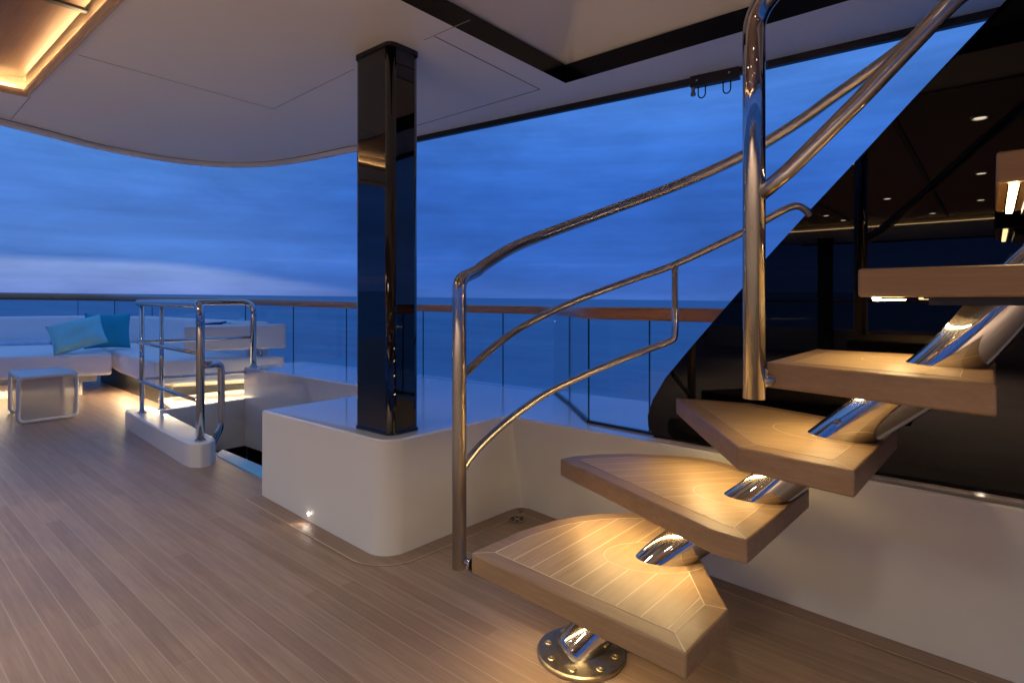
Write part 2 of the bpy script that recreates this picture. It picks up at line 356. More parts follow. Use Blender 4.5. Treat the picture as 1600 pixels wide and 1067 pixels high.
# streaky cloud field: flat dome projection squeezed along the horizon
cmp_ = N(nt, 'ShaderNodeMapping'); cmp_.inputs['Scale'].default_value = (3.2, 3.2, 11.0); L(D, cmp_.inputs[0])
cn = N(nt, 'ShaderNodeTexNoise'); cn.inputs['Scale'].default_value = 1.3; cn.inputs['Detail'].default_value = 9; cn.inputs['Roughness'].default_value = 0.6; cn.inputs['Distortion'].default_value = 0.25; L(cmp_.outputs[0], cn.inputs['Vector'])
cmp2 = N(nt, 'ShaderNodeMapping'); cmp2.inputs['Scale'].default_value = (2.0, 2.0, 46.0); cmp2.inputs['Location'].default_value = (3, 1, 2); L(D, cmp2.inputs[0])
cn2 = N(nt, 'ShaderNodeTexNoise'); cn2.inputs['Scale'].default_value = 1.0; cn2.inputs['Detail'].default_value = 6; cn2.inputs['Roughness'].default_value = 0.6; L(cmp2.outputs[0], cn2.inputs['Vector'])
wob = N(nt, 'ShaderNodeMath', operation='MULTIPLY_ADD'); L(cn.outputs['Fac'], wob.inputs[0]); wob.inputs[1].default_value = 0.05
wofs = N(nt, 'ShaderNodeMath', operation='ADD'); L(dot.outputs['Value'], wofs.inputs[0]); wofs.inputs[1].default_value = -0.025
L(wofs.outputs[0], wob.inputs[2])
def ramp(stops):
    r = N(nt, 'ShaderNodeValToRGB'); e = r.color_ramp.elements
    mr = N(nt, 'ShaderNodeMapRange'); mr.inputs[1].default_value = 0.0; mr.inputs[2].default_value = 0.8; L(wob.outputs[0], mr.inputs[0]); L(mr.outputs[0], r.inputs[0])
    e[0].position = stops[0][0]/0.8; e[0].color = (*stops[0][1], 1); e[1].position = stops[-1][0]/0.8; e[1].color = (*stops[-1][1], 1)
    for p, c in stops[1:-1]:
        q = e.new(p/0.8); q.color = (*c, 1)
    return r
left = ramp([(0, (.075,.19,.62)), (.03, (.078,.20,.635)), (.065, (.095,.24,.69)), (.11, (.080,.222,.67)), (.15, (.076,.222,.68)), (.20, (.090,.275,.78)), (.25, (.105,.32,.86)), (.34, (.10,.30,.80)), (.8, (.15,.32,.76))])
right = ramp([(0, (.062,.165,.57)), (.03, (.045,.145,.56)), (.06, (.035,.138,.55)), (.12, (.028,.128,.53)), (.18, (.030,.138,.57)), (.26, (.042,.172,.64)), (.34, (.066,.222,.71)), (.42, (.080,.25,.76)), (.8, (.15,.32,.76))])
azr = N(nt, 'ShaderNodeMapRange'); azr.inputs[1].default_value = 0.86; azr.inputs[2].default_value = 1.0; L(az.outputs['Value'], azr.inputs[0])
sm = N(nt, 'ShaderNodeMix', data_type='RGBA'); L(azr.outputs[0], sm.inputs[0]); L(right.outputs[0], sm.inputs[6]); L(left.outputs[0], sm.inputs[7])
# one pale cloud bank low on the left with a crisp upper edge that sinks to the right
bk = N(nt, 'ShaderNodeMapRange'); bk.inputs[1].default_value = 0.885; bk.inputs[2].default_value = 0.985; bk.inputs[3].default_value = 0.008; bk.inputs[4].default_value = 0.052; L(az.outputs['Value'], bk.inputs[0])
bn = N(nt, 'ShaderNodeMath', operation='MULTIPLY_ADD'); L(cn2.outputs['Fac'], bn.inputs[0]); bn.inputs[1].default_value = 0.012; bn.inputs[2].default_value = -0.006
be = N(nt, 'ShaderNodeMath', operation='ADD'); L(bk.outputs[0], be.inputs[0]); L(bn.outputs[0], be.inputs[1])
bd = N(nt, 'ShaderNodeMath', operation='SUBTRACT'); L(be.outputs[0], bd.inputs[0]); L(dot.outputs['Value'], bd.inputs[1])
bm = N(nt, 'ShaderNodeMapRange'); bm.inputs[1].default_value = -0.003; bm.inputs[2].default_value = 0.014; bm.interpolation_type = 'SMOOTHSTEP'; L(bd.outputs[0], bm.inputs[0])
bz = N(nt, 'ShaderNodeMapRange'); bz.inputs[1].default_value = 0.86; bz.inputs[2].default_value = 0.97; bz.inputs[4].default_value = 0.86; L(az.outputs['Value'], bz.inputs[0])
bmm = N(nt, 'ShaderNodeMath', operation='MULTIPLY'); L(bm.outputs[0], bmm.inputs[0]); L(bz.outputs[0], bmm.inputs[1])
bcol = N(nt, 'ShaderNodeValToRGB'); bcr = N(nt, 'ShaderNodeMapRange'); bcr.inputs[2].default_value = 0.052; L(dot.outputs['Value'], bcr.inputs[0]); L(bcr.outputs[0], bcol.inputs[0])
bcol.color_ramp.elements[0].color = (.19, .285, .69, 1); bcol.color_ramp.elements[1].color = (.26, .385, .76, 1)
bmix = N(nt, 'ShaderNodeMix', data_type='RGBA'); L(bmm.outputs[0], bmix.inputs[0]); L(sm.outputs[2], bmix.inputs[6]); L(bcol.outputs[0], bmix.inputs[7])
# cloud light and shade
cr = N(nt, 'ShaderNodeMapRange'); cr.inputs[1].default_value = 0.32; cr.inputs[2].default_value = 0.70; cr.inputs[3].default_value = 0.83; cr.inputs[4].default_value = 1.17; L(cn.outputs['Fac'], cr.inputs[0])
cr2 = N(nt, 'ShaderNodeMapRange'); cr2.inputs[1].default_value = 0.3; cr2.inputs[2].default_value = 0.7; cr2.inputs[3].default_value = 0.90; cr2.inputs[4].default_value = 1.10; L(cn2.outputs['Fac'], cr2.inputs[0])
cmul = N(nt, 'ShaderNodeMath', operation='MULTIPLY'); L(cr.outputs[0], cmul.inputs[0]); L(cr2.outputs[0], cmul.inputs[1])
sc1 = N(nt, 'ShaderNodeVectorMath', operation='SCALE'); L(bmix.outputs[2], sc1.inputs[0]); L(cmul.outputs[0], sc1.inputs['Scale'])
# thin pink streaks just above the horizon
pk = N(nt, 'ShaderNodeMapRange'); pk.inputs[1].default_value = 0.58; pk.inputs[2].default_value = 0.68; L(cn2.outputs['Fac'], pk.inputs[0])
pb = N(nt, 'ShaderNodeMapRange'); pb.inputs[1].default_value = 0.075; pb.inputs[2].default_value = 0.02; L(dot.outputs['Value'], pb.inputs[0])
pm = N(nt, 'ShaderNodeMath', operation='MULTIPLY'); L(pk.outputs[0], pm.inputs[0]); L(pb.outputs[0], pm.inputs[1])
pm2 = N(nt, 'ShaderNodeMath', operation='MULTIPLY'); L(pm.outputs[0], pm2.inputs[0]); pm2.inputs[1].default_value = 0.22
pmix = N(nt, 'ShaderNodeMix', data_type='RGBA'); L(pm2.outputs[0], pmix.inputs[0]); L(sc1.outputs[0], pmix.inputs[6]); pmix.inputs[7].default_value = (0.30, 0.27, 0.66, 1)
# twilight sky from the physical model, faint, under the cloud colours
sky = N(nt, 'ShaderNodeTexSky', sky_type='NISHITA'); sky.sun_disc = False; sky.sun_elevation = math.radians(-2.5); sky.sun_rotation = math.radians(170)
sks = N(nt, 'ShaderNodeVectorMath', operation='SCALE'); L(sky.outputs[0], sks.inputs[0]); sks.inputs['Scale'].default_value = 0.06
adds = N(nt, 'ShaderNodeVectorMath', operation='ADD'); L(pmix.outputs[2], adds.inputs[0]); L(sks.outputs[0], adds.inputs[1])
L(adds.outputs[0], bg.inputs['Color']); bg.inputs['Strength'].default_value = 0.84

# ------------------------------------------------------------------ deck
deck = MB()
outer = [(-9, -6), (3.15, -6), (3.25, 2.5), (3.05, 5.6), (2.75, 11.5), (-9, 12.5)]
well = [(1.80, 3.28), (2.525, 3.28), (2.53, 5.40), (1.86, 5.42)]
deck.tess([outer, well], lambda x, y: zf(y))
for a, b_ in zip(well, well[1:]+well[:1]):
    i = deck.add([(a[0], a[1], zf(a[1])), (b_[0], b_[1], zf(b_[1])), (b_[0], b_[1], zf(b_[1])-0.14), (a[0], a[1], zf(a[1])-0.14)]); deck.face([i, i+1, i+2, i+3], 1)
d = deck.build('deck', [M['deck'], M['white']]); tag(d, kind='structure')
# margin boards following the foot of the mouldings
def strip(path, d0, d1, h, mat, name):
    mb = MB(); P = [Vector(p) for p in path]; a = []; b_ = []
    for k in range(len(P)):
        t = (P[min(k+1, len(P)-1)]-P[max(k-1, 0)]).normalized(); n = Vector((-t.y, t.x)); a.append(P[k]+n*d0); b_.append(P[k]+n*d1)
    i = mb.add([(p.x, p.y, zf(p.y)+h) for p in a]); j = mb.add([(p.x, p.y, zf(p.y)+h) for p in b_]); n = len(P)
    for k in range(n-1): mb.face([i+k, i+k+1, j+k+1, j+k])
    o = mb.build(name, mat, d); return o
def arc(cx, cy, r, a0, a1, n=8): return [(cx+r*math.cos(math.radians(a0+(a1-a0)*k/n)), cy+r*math.sin(math.radians(a0+(a1-a0)*k/n))) for k in range(n+1)]
base_path = [(1.616, 3.263), (1.597, 2.70)]+arc(1.70, 2.18, 0.118, 180, 270, 10)+[(2.05, 2.052), (2.40, 2.037)]+[(2.46, 2.028), (2.488, 2.005), (2.499, 1.965), (2.492, 1.865)]+[(2.43, 1.10), (2.397, 0.45), (2.381, -0.045), (2.32, -3.5)]
strip(base_path, -0.20, 0.0, 0.003, M['margin'], 'margin_board') if False else None
mbp = [Vector(p) for p in base_path]
strip(base_path, -0.085, 0.01, 0.002, M['margin'], 'margin_board')
strip(base_path, -0.090, -0.085, 0.003, M['caulk'], 'margin_caulk')

# ------------------------------------------------------------------ bulwark moulding with plinth
top_path = [(2.52, 5.42), (2.54, 3.62), (2.54, 3.255), (1.621, 3.258), (1.621, 2.70)]+arc(1.722, 2.196, 0.101, 180, 270, 10)+[(2.05, 2.082), (2.34, 2.060)]+[(2.385, 2.048), (2.408, 2.025), (2.416, 1.985), (2.404, 1.865)]+[(2.397, 1.20), (2.384, 0.324), (2.363, -0.074), (2.30, -3.5)]
bot_path = [(2.52, 5.42), (2.54, 3.62), (2.54, 3.263), (1.616, 3.263), (1.597, 2.70)]+base_path[2:]
outl = [(3.42, -3.5), (3.36, 0.0), (3.30, 2.0), (3.27, 2.8), (3.14, 5.45)]
bw = MB(); n = len(top_path); RB = 0.008
zb = [-0.24]*4+[zf(p[1])-0.02 for p in bot_path[4:]]; zb[3] = -1.4
i1 = bw.add([(p[0], p[1], 0.5-RB) for p in top_path]); i0 = bw.add([(p[0], p[1], z) for p, z in zip(bot_path, zb)])
tin = []
for k in range(n):   # small rounded lip
    t = (Vector(top_path[min(k+1, n-1)])-Vector(top_path[max(k-1, 0)])).normalized(); tin.append((top_path[k][0]-t.y*RB, top_path[k][1]+t.x*RB))
tin = []
for k in range(n):
    a = Vector(top_path[max(k-1, 0)]); p = Vector(top_path[k]); c = Vector(top_path[min(k+1, n-1)])
    d1 = (p-a).normalized() if k else (c-p).normalized(); d2 = (c-p).normalized() if k < n-1 else d1
    nn = Vector((-d1.y, d1.x))+Vector((-d2.y, d2.x)); nn = nn/max(0.5, nn.dot(Vector((-d1.y, d1.x))))
    tin.append((p.x+nn.x*RB, p.y+nn.y*RB))
i2 = bw.add([(p[0], p[1], 0.5) for p in tin])
for k in range(n-1):
    sm_ = 4 <= k <= n-2
    bw.face([i0+k, i0+k+1, i1+k+1, i1+k][::-1], 0, sm_); bw.face([i1+k, i1+k+1, i2+k+1, i2+k][::-1], 0, True)
bw.tess([tin+outl], lambda x, y: 0.5)
full = outl+[tin[0]]
for a, b_ in zip(full, full[1:]):
    i = bw.add([(a[0], a[1], 0.5), (b_[0], b_[1], 0.5), (b_[0], b_[1], -2.5), (a[0], a[1], -2.5)]); bw.face([i, i+1, i+2, i+3][::-1])
for q in range(1, n-1): bw.m[2*q] = 1
bw.s = [True]*len(bw.s)
bul = bw.build('bulwark', [M['white'], M['satin']])
bul.data.set_sharp_from_angle(angle=math.radians(32)); wnm = bul.modifiers.new('weighted', 'WEIGHTED_NORMAL'); wnm.keep_sharp = True; wnm.weight = 90
tag(bul, 'glossy white moulded bulwark with column plinth running behind the teak stair', 'bulwark')
cl = thing('courtesy_light', (1.606, 2.715, 0.035), 'tiny round courtesy light glowing low on the white plinth face', 'light')
c = MB(); c.lathe((1.606, 2.715, 0.035), [(0.016, -0.004), (0.016, 0.006), (0.011, 0.009)], 20, axis=(-1, 0, 0)); c.build('trim_ring', M['steel'], cl)
c = MB(); c.lathe((1.606, 2.715, 0.035), [(0.009, 0.0095), (0.007, 0.013), (0.003, 0.014)], 16, axis=(-1, 0, 0)); c.build('lens', emit('courtesy_lens', (1.0, 0.86, 0.70), 40), cl)
lamp('courtesy_beam', 'SPOT', (1.585, 2.715, 0.036), cl, 0.28, (1.0, 0.82, 0.62), 0.006, (-0.75, -0.12, -0.34), 1.7, 0.5)

# ------------------------------------------------------------------ black column on the plinth
def column(cx, cy, z0, z1, hx, hy, label, r=0.036):
    t = thing('column', (cx, cy, z0), label, 'column')
    poly = []
    for sx, sy, a0 in ((1, 1, 0), (-1, 1, 90), (-1, -1, 180), (1, -1, 270)):
        poly += arc(cx+sx*(hx-r), cy+sy*(hy-r), r, a0, a0+90, 8)
    mb = MB(); nn = len(poly); zs = [z0, z1]
    i = mb.add([(p[0], p[1], z0) for p in poly]); j = mb.add([(p[0], p[1], z1) for p in poly])
    for k in range(nn): mb.face([i+k, i+(k+1) % nn, j+(k+1) % nn, j+k], 0, (k % 9) != 8)
    mb.face([j+k for k in range(nn)]); mb.build('shaft', M['black'], t)
    for nm, za, zb_ in (('foot_gasket', z0+0.0005, z0+0.012), ('head_gasket', z1-0.022, z1-0.003)):
        g = MB(); o = inset(poly, -0.006); g.prism(o, za, zb_); g.build(nm, M['trim'], t)
    return t
column(1.791, 2.320, 0.5, 2.368, 0.092, 0.144, 'glossy black square column standing on the white plinth')

# ------------------------------------------------------------------ stairwell: liner, ledge, curb, steps
st = thing('stairwell', (2.2, 4.4, -1.4), 'white lined stairwell opening in the deck with a lit ledge at its end', 'stairwell')
mb = MB(); mb.prism([(1.90, 5.43), (2.97, 5.43), (2.97, 6.05), (2.0, 6.05)], 0.03, 0.2); mb.box(1.80, 5.405, -0.24, 2.53, 5.428, 0.2); mb.build('ledge', M['white'], st, bevel=0.008)
mb = MB(); mb.box(1.78, 3.3, -1.4, 1.80, 5.4, zf(4)-0.15); mb.box(1.78, 3.265, -1.42, 2.53, 5.4, -1.4); mb.build('liner', M['dark'], st)
mb = MB(); mb.box(2.54, 3.3, -1.4, 2.56, 5.4, -0.243); mb.box(1.8, 5.41, -1.4, 2.54, 5.43, -0.243); mb.build('dark_lining', M['frame'], st)
for k in range(3):
    mb = MB(); z = -0.50-0.25*k; mb.box(1.83, 3.75+0.28*k, z-0.04, 2.52, 4.06+0.28*k, z); mb.build('step', M['frame'], st, bevel=0.006)
mb = MB(); mb.prism([(1.765, 3.50), (1.785, 4.30), (1.895, 4.42), (1.875, 3.55)], zf(4)-0.03, zf(4)+0.006); mb.build('nosing', M['blue'], st, bevel=0.004)
curb = thing('curb', (1.68, 4.9, 0.03), 'low white curb with rounded ends beside the stairwell', 'curb')
cp = [(1.63, 5.70), (1.665, 5.80), (1.73, 5.84), (1.83, 5.79), (1.865, 5.70), (1.735, 4.22), (1.715, 4.11), (1.66, 4.055), (1.60, 4.06), (1.555, 4.12), (1.548, 4.22)]
cpr = [tuple(p)[:2] for p in fillet([Vector((*p, 0)) for p in cp+cp[:2]], 0.04, 4)[3:-2]]
mb = MB(); mb.prism(cp, lambda x, y: zf(y)-0.01, 0.18); mb.build('curb_body', M['white'], curb, bevel=0.012, seg=3)

rail = thing('stairwell_railing', (1.65, 4.8, 0.18), 'chrome guard railing standing on the low white curb at the stairwell', 'railing')
A, B, C_ = (1.628, 4.144), (1.70, 5.66), (2.587, 5.375)
def at(p, z): return (p[0], p[1], z)
top = fillet([at(A, 0.175), at(A, 1.105), at(B, 1.112), at(C_, 1.115), at(C_, 0.495)], [0, 0.08, 0.10, 0.10, 0])
MB().tube(top, 0.027, 20).build('top_rail', M['steel'], rail)
for z in (0.77, 0.445):
    p = fillet([at(A, z), at(B, z+0.005), at(C_, z+0.01)], 0.09); MB().tube(p, 0.0135, 14).build('mid_rail', M['steel'], rail)
for p in ((1.708, 5.54), (1.88, 5.602)):
    MB().tube([at(p, 0.175), at(p, 1.105)], 0.018, 16).build('post', M['steel'], rail)
for p, z in ((A, 0.18), ((1.708, 5.54), 0.18), ((1.88, 5.602), 0.18), (C_, 0.5)):
    MB().lathe(at(p, z-0.001), [(0.036, 0), (0.036, 0.006), (0.030, 0.010)], 24).build('base_collar', M['steel'], rail)
gr = fillet([(1.628, 4.144, 0.69), (1.79, 4.2, 0.69), (1.80, 4.22, 0.24), (1.78, 4.52, -0.10)], [0, 0.06, 0.05, 0]); MB().tube(gr, 0.024, 18).build('grab_handle', M['steel'], rail)

# ------------------------------------------------------------------ glass guard with varnished cap
gd = thing('glass_guardrail', (3.1, 4.0, 0.5), 'clear glass guardrail with varnished wooden cap along the edge of the deck', 'guardrail')
gl = [(2.522, 0.75), (2.526, 1.259), (2.556, 1.620), (2.911, 1.983), (3.224, 2.323), (3.196, 2.768), (3.150, 3.60), (3.098, 4.614), (3.062, 5.50), (3.015, 6.45), (2.96, 7.5), (2.90, 9.0), (2.78, 10.2), (2.45, 10.75), (1.60, 11.15), (0.2, 11.4), (-1.6, 11.5)]
gz = [1.108, 1.107, 1.106, 1.10, 1.095, 1.097, 1.10, 1.12, 1.135, 1.15, 1.165, 1.185, 1.205, 1.215, 1.23, 1.25, 1.27]
for k in range(len(gl)-1):
    a, b_ = Vector(gl[k]), Vector(gl[k+1]); dd = (b_-a).normalized()*0.002
    zb_ = 0.502 if gl[k+1][1] < 5.7 else 0.30
    mb = MB(); mb.obox(a+dd, b_-dd, 0.0045, zb_, gz[k]-0.05, 0, 1, z1b=gz[k+1]-0.05); 
    if k == 3: mb.m[3] = 0
    if k == 4: mb.m[5] = 0
    mb.build('glass_pane', [M['glass'], M['glass_edge']], gd)
for k in (0, 1, 2, 3):   # black gasket under the inner panes
    mb = MB(); mb.obox(gl[k], gl[k+1], 0.010, 0.5005, 0.512); mb.build('gasket', M['trim'], gd)
cap = MB(); pth = fillet([(p[0], p[1], z) for p, z in zip(gl, gz)], [0, 0.01, 0.14, 0.05, 0.12]+[0.3]*12, 5)
rg = []
for k, p in enumerate(pth):
    t = (pth[min(k+1, len(pth)-1)]-pth[max(k-1, 0)]); t.z = 0; t.normalize(); nn = Vector((-t.y, t.x, 0)); prof = [(-0.045, -0.05), (-0.05, -0.03), (-0.045, -0.006), (-0.03, 0), (0.03, 0), (0.045, -0.006), (0.05, -0.03), (0.045, -0.05)]
    hh = 1.25 if p.x < 2.6 and p.y < 3 else 1.15+max(0, p.y-4)*0.12
    rg.append(cap.add([p+nn*u+Vector((0, 0, v*hh)) for u, v in prof]))
for a, b_ in zip(rg, rg[1:]):
    for j in range(8): cap.face([a+j, a+(j+1) % 8, b_+(j+1) % 8, b_+j], 0, True)
cap.face([rg[0]+j for j in range(8)]); cap.build('handrail_cap', M['cap'], gd)

# ------------------------------------------------------------------ black glass wing screen
mb = MB(); prof = [(1.20, 0.502), (1.233, 0.55), (1.236, 0.60), (1.212, 0.677), (1.147, 0.787), (1.02, 0.940), (0.806, 1.190), (0.712, 1.310), (0.550, 1.490), (0.364, 1.690), (0.218, 1.850), (0.028, 2.053), (-0.077, 2.165), (-0.218, 2.315), (-3.4, 2.315), (-3.4, 0.502)]
i = mb.add([(2.46, y, z) for y, z in prof]); j = mb.add([(2.474, y, z) for y, z in prof]); nn = len(prof)
mb.face([i+k for k in range(nn)]); mb.face([j+k for k in range(nn)][::-1])
for k in range(nn): mb.face([i+k, j+k, j+(k+1) % nn, i+(k+1) % nn])
scr = thing('glass_screen', (2.46, -1, 0.5), 'large sloping black glass wing screen mirroring lamps behind the stair', 'glass screen')
mb.build('black_pane', M['blackglass'], scr)
mb = MB(); mb.box(2.452, -3.4, 0.5003, 2.482, 1.215, 0.507); mb.build('bottom_channel', M['steel'], scr)

# ------------------------------------------------------------------ stair
stair = thing('floating_staircase', (1.609, 1.05, -0.03), 'floating teak stair with lit treads on one thick chrome tube', 'staircase')
axis = [(1.585, 1.075, -0.035), (1.70, 0.985, 0.09), (1.825, 0.855, 0.27), (1.985, 0.600, 0.49), (2.005, 0.360, 0.725), (1.885, 0.094, 0.975), (1.86, -0.09, 1.221), (1.86, -0.34, 1.47), (1.86, -0.60, 1.72), (1.86, -0.85, 1.97)]
MB().tube(spline(axis, 10), 0.066, 40).build('stringer_tube', M['steel'], stair)
fb = MB(); fb.lathe((1.609, 1.05, -0.0345), [(0.142, 0.0), (0.146, 0.004), (0.146, 0.013), (0.140, 0.017)], 56); flange = fb.build('base_flange', M['flange'], stair)
for k in range(8):
    a = math.radians(20+45*k); x, y = 1.609+0.113*math.cos(a), 1.05+0.113*math.sin(a)
    b_ = MB(); b_.lathe((x, y, -0.0178), [(0.0125, 0), (0.0125, 0.0022), (0.0105, 0.0035), (0.0055, 0.0035), (0.0052, 0.001)], 18); b_.build('bolt', M['bolt'], flange)
TR = [
 (0.27, [(1.425,1.380),(1.483,1.383),(1.570,1.379),(1.675,1.374),(1.769,1.355),(1.861,1.329),(1.941,1.291),(2.023,1.236),(2.115,1.148),(2.190,1.040),(2.205,0.985),(1.873,0.742),(1.636,0.572),(1.365,0.582)]),
 (0.49, [(1.933,1.364),(2.008,1.344),(2.098,1.282),(2.189,1.189),(2.253,1.082),(2.307,0.974),(2.321,0.903),(2.320,0.84),(2.188,0.487),(1.610,0.513),(1.616,0.613)]),
 (0.725, [(2.325,1.037),(2.361,0.931),(2.402,0.752),(2.305,0.452),(2.246,0.239),(1.622,0.260),(1.671,0.561)]),
 (0.975, [(1.644,0.478),(2.185,0.469),(2.195,-0.005),(1.526,-0.007)]),
 (1.221, [(1.598,0.250),(2.200,0.250),(2.200,-0.262),(1.600,-0.262)]),
 (1.470, [(1.640,-0.006),(2.200,-0.006),(2.200,-0.515),(1.640,-0.515)]),
]
TH = 0.068
LED = [((1.475,1.28),(1.425,0.68)), ((1.955,1.27),(1.700,0.68)), ((2.24,0.920),(1.76,0.575)), ((1.68,0.425),(2.15,0.420)), ((1.625,0.215),(2.17,0.215)), ((1.665,-0.036),(2.17,-0.036))]
GRAIN = [math.radians(-1), math.radians(-42), math.radians(-75), math.radians(90), math.radians(90), math.radians(90)]
def clip_line(poly, p, dvec):
    ts = []
    for a, b_ in zip(poly, poly[1:]+poly[:1]):
        e = (b_[0]-a[0], b_[1]-a[1]); den = dvec.x*e[1]-dvec.y*e[0]
        if abs(den) < 1e-9: continue
        t = ((a[0]-p.x)*e[1]-(a[1]-p.y)*e[0])/den; s_ = ((a[0]-p.x)*dvec.y-(a[1]-p.y)*dvec.x)/den
        if 0 <= s_ < 1: ts.append(t)
    return sorted(ts)
def ellipse_cut(seg, c, ax, a, b_):
    """drop the part of the segment that lies inside the ellipse"""
    p, q = seg; d_ = q-p; u = Vector((ax.x, ax.y)); v = Vector((-ax.y, ax.x)); pp = p-c
    x0, y0 = pp.dot(u)/a, pp.dot(v)/b_; dx, dy = d_.dot(u)/a, d_.dot(v)/b_
    A_ = dx*dx+dy*dy; B_ = 2*(x0*dx+y0*dy); C2 = x0*x0+y0*y0-1; disc = B_*B_-4*A_*C2
    if disc <= 0: return [seg]
    t0, t1 = (-B_-math.sqrt(disc))/(2*A_), (-B_+math.sqrt(disc))/(2*A_); out = []
    if t0 > 0.01: out.append((p, p+d_*min(1, t0)))
    if t1 < 0.99: out.append((p+d_*max(0, t1), q))
    return out if (t1 > 0 and t0 < 1) else [seg]
axs = spline(axis, 10)
for k, (z, poly) in enumerate(TR):
    col_in = wood('teak_tread_boards', (0.38, 0.24, 0.115), (0.54, 0.375, 0.20), 0.42, math.radians(90)-GRAIN[k], coat=0.0)
    mb = MB(); mb.prism(poly, z-TH, z)
    tr = mb.build('tread', M['tread_b'], stair, bevel=0.007, seg=3)
    # top inlay: boards, caulk lines, ring round the tube
    ins = inset(poly, 0.062)
    mb = MB(); mb.prism(ins, z-0.01, z+0.0006); mb.build('inlay', col_in, tr)
    fp = min(axs, key=lambda q: abs(q.z-z)); i_ = axs.index(fp); tg = axs[min(i_+2, len(axs)-1)]-axs[max(i_-2, 0)]; tg.z = 0; tg.normalize()
    cc = Vector((fp.x, fp.y)) - Vector((tg.x, tg.y))*0.03; ta = Vector((tg.x, tg.y)); ea, eb = 0.175, 0.118
    ck = MB(); hw = (0.0019, 0.0011, 0.0007, 0.0007, 0.0007, 0.0007)[k]
    def stripseg(p, q, hz):
        dd = (q-p); 
        if dd.length < 0.01: return
        nn = Vector((-dd.y, dd.x)).normalized()*hw; i = ck.add([(p.x-nn.x, p.y-nn.y, hz), (q.x-nn.x, q.y-nn.y, hz), (q.x+nn.x, q.y+nn.y, hz), (p.x+nn.x, p.y+nn.y, hz)]); ck.face([i, i+1, i+2, i+3])
    for a, b_ in zip(ins, ins[1:]+ins[:1]):
        for s_ in ellipse_cut((Vector(a), Vector(b_)), cc, ta, ea, eb): stripseg(*s_, z+0.0011)
    # mitres
    for a, b_, prv, nx in zip(poly, ins, poly[-1:]+poly[:-1], poly[1:]+poly[:1]):
        v1 = (Vector(a)-Vector(prv)).normalized(); v2 = (Vector(nx)-Vector(a)).normalized()
        if v1.dot(v2) < 0.93: stripseg(Vector(a)*0.93+Vector(b_)*0.07, Vector(b_), z+0.0009)
    gd_ = Vector((math.cos(GRAIN[k]), math.sin(GRAIN[k]))); gn = Vector((-gd_.y, gd_.x)); cen = Vector((sum(p[0] for p in poly)/len(poly), sum(p[1] for p in poly)/len(poly)))
    if k < 2:
        pitch = 0.082 if k == 0 else 0.078
        for j in range(-9, 10):
            ts = clip_line(ins, cen+gn*(j*pitch+0.02), gd_)
            if len(ts) >= 2:
                p = cen+gn*(j*pitch+0.02)
                for s_ in ellipse_cut((p+gd_*ts[0], p+gd_*ts[-1]), cc, ta, ea, eb): stripseg(*s_, z+0.0012)
    # ring boards round the tube
    def ell(a, b_, n_=48): return [cc+ta*(a*math.cos(2*math.pi*q/n_))+Vector((-ta.y, ta.x))*(b_*math.sin(2*math.pi*q/n_)) for q in range(n_)]
    if k < 4:
        e1, e2 = ell(ea, eb), ell(ea-0.0026, eb-0.0026); inside = []
        for q in range(48):
            mid = (e1[q]+e1[(q+1) % 48])/2; cnt = 0
            for a, b_ in zip(poly, poly[1:]+poly[:1]):
                if (a[1] > mid.y) != (b_[1] > mid.y) and mid.x < (b_[0]-a[0])*(mid.y-a[1])/(b_[1]-a[1])+a[0]: cnt += 1
            if cnt % 2:
                i = ck.add([(p.x, p.y, z+0.0014) for p in (e2[q], e1[q], e1[(q+1) % 48], e2[(q+1) % 48])]); ck.face([i, i+1, i+2, i+3])
        sl = MB(); e3, e4 = ell(0.096, 0.073), ell(0.06, 0.05)
        i = sl.add([(p.x, p.y, z+0.0016) for p in e3]); j = sl.add([(p.x, p.y, z+0.0016) for p in e4])
        for q in range(48): sl.face([i+q, i+(q+1) % 48, j+(q+1) % 48, j+q])
        sl.build('sealant_ring', M['sealant'], tr)
    ck.build('caulking', M['tread_caulk'], tr)
    # light strip in an aluminium channel below the leading edge
    a, b_ = Vector(LED[k][0]), Vector(LED[k][1])
    mb = MB(); mb.obox(a, b_, 0.0065, z-TH-(0.009 if k > 3 else 0.006), z-TH-0.0004); mb.build('light_strip', M['led'], tr)
    mb = MB(); dd = (b_-a).normalized(); nn = Vector((-dd.y, dd.x))
    for s_ in (-1, 1): mb.obox(a+nn*s_*0.010, b_+nn*s_*0.010, 0.0015, z-TH-(0.006 if k > 3 else 0.0015), z-TH-0.0002)
    mb.build('light_channel', M['steel'], tr)
    if k < 4: continue
    mb = MB(); mb.prism([(1.66, 0.115), (2.15, 0.115), (2.15, -0.2), (1.66, -0.2)] if k == 4 else inset(poly, 0.075 if k < 4 else 0.055), z-TH-0.019, z-TH-0.0003); mb.build('support_plate', M['trim'], tr)
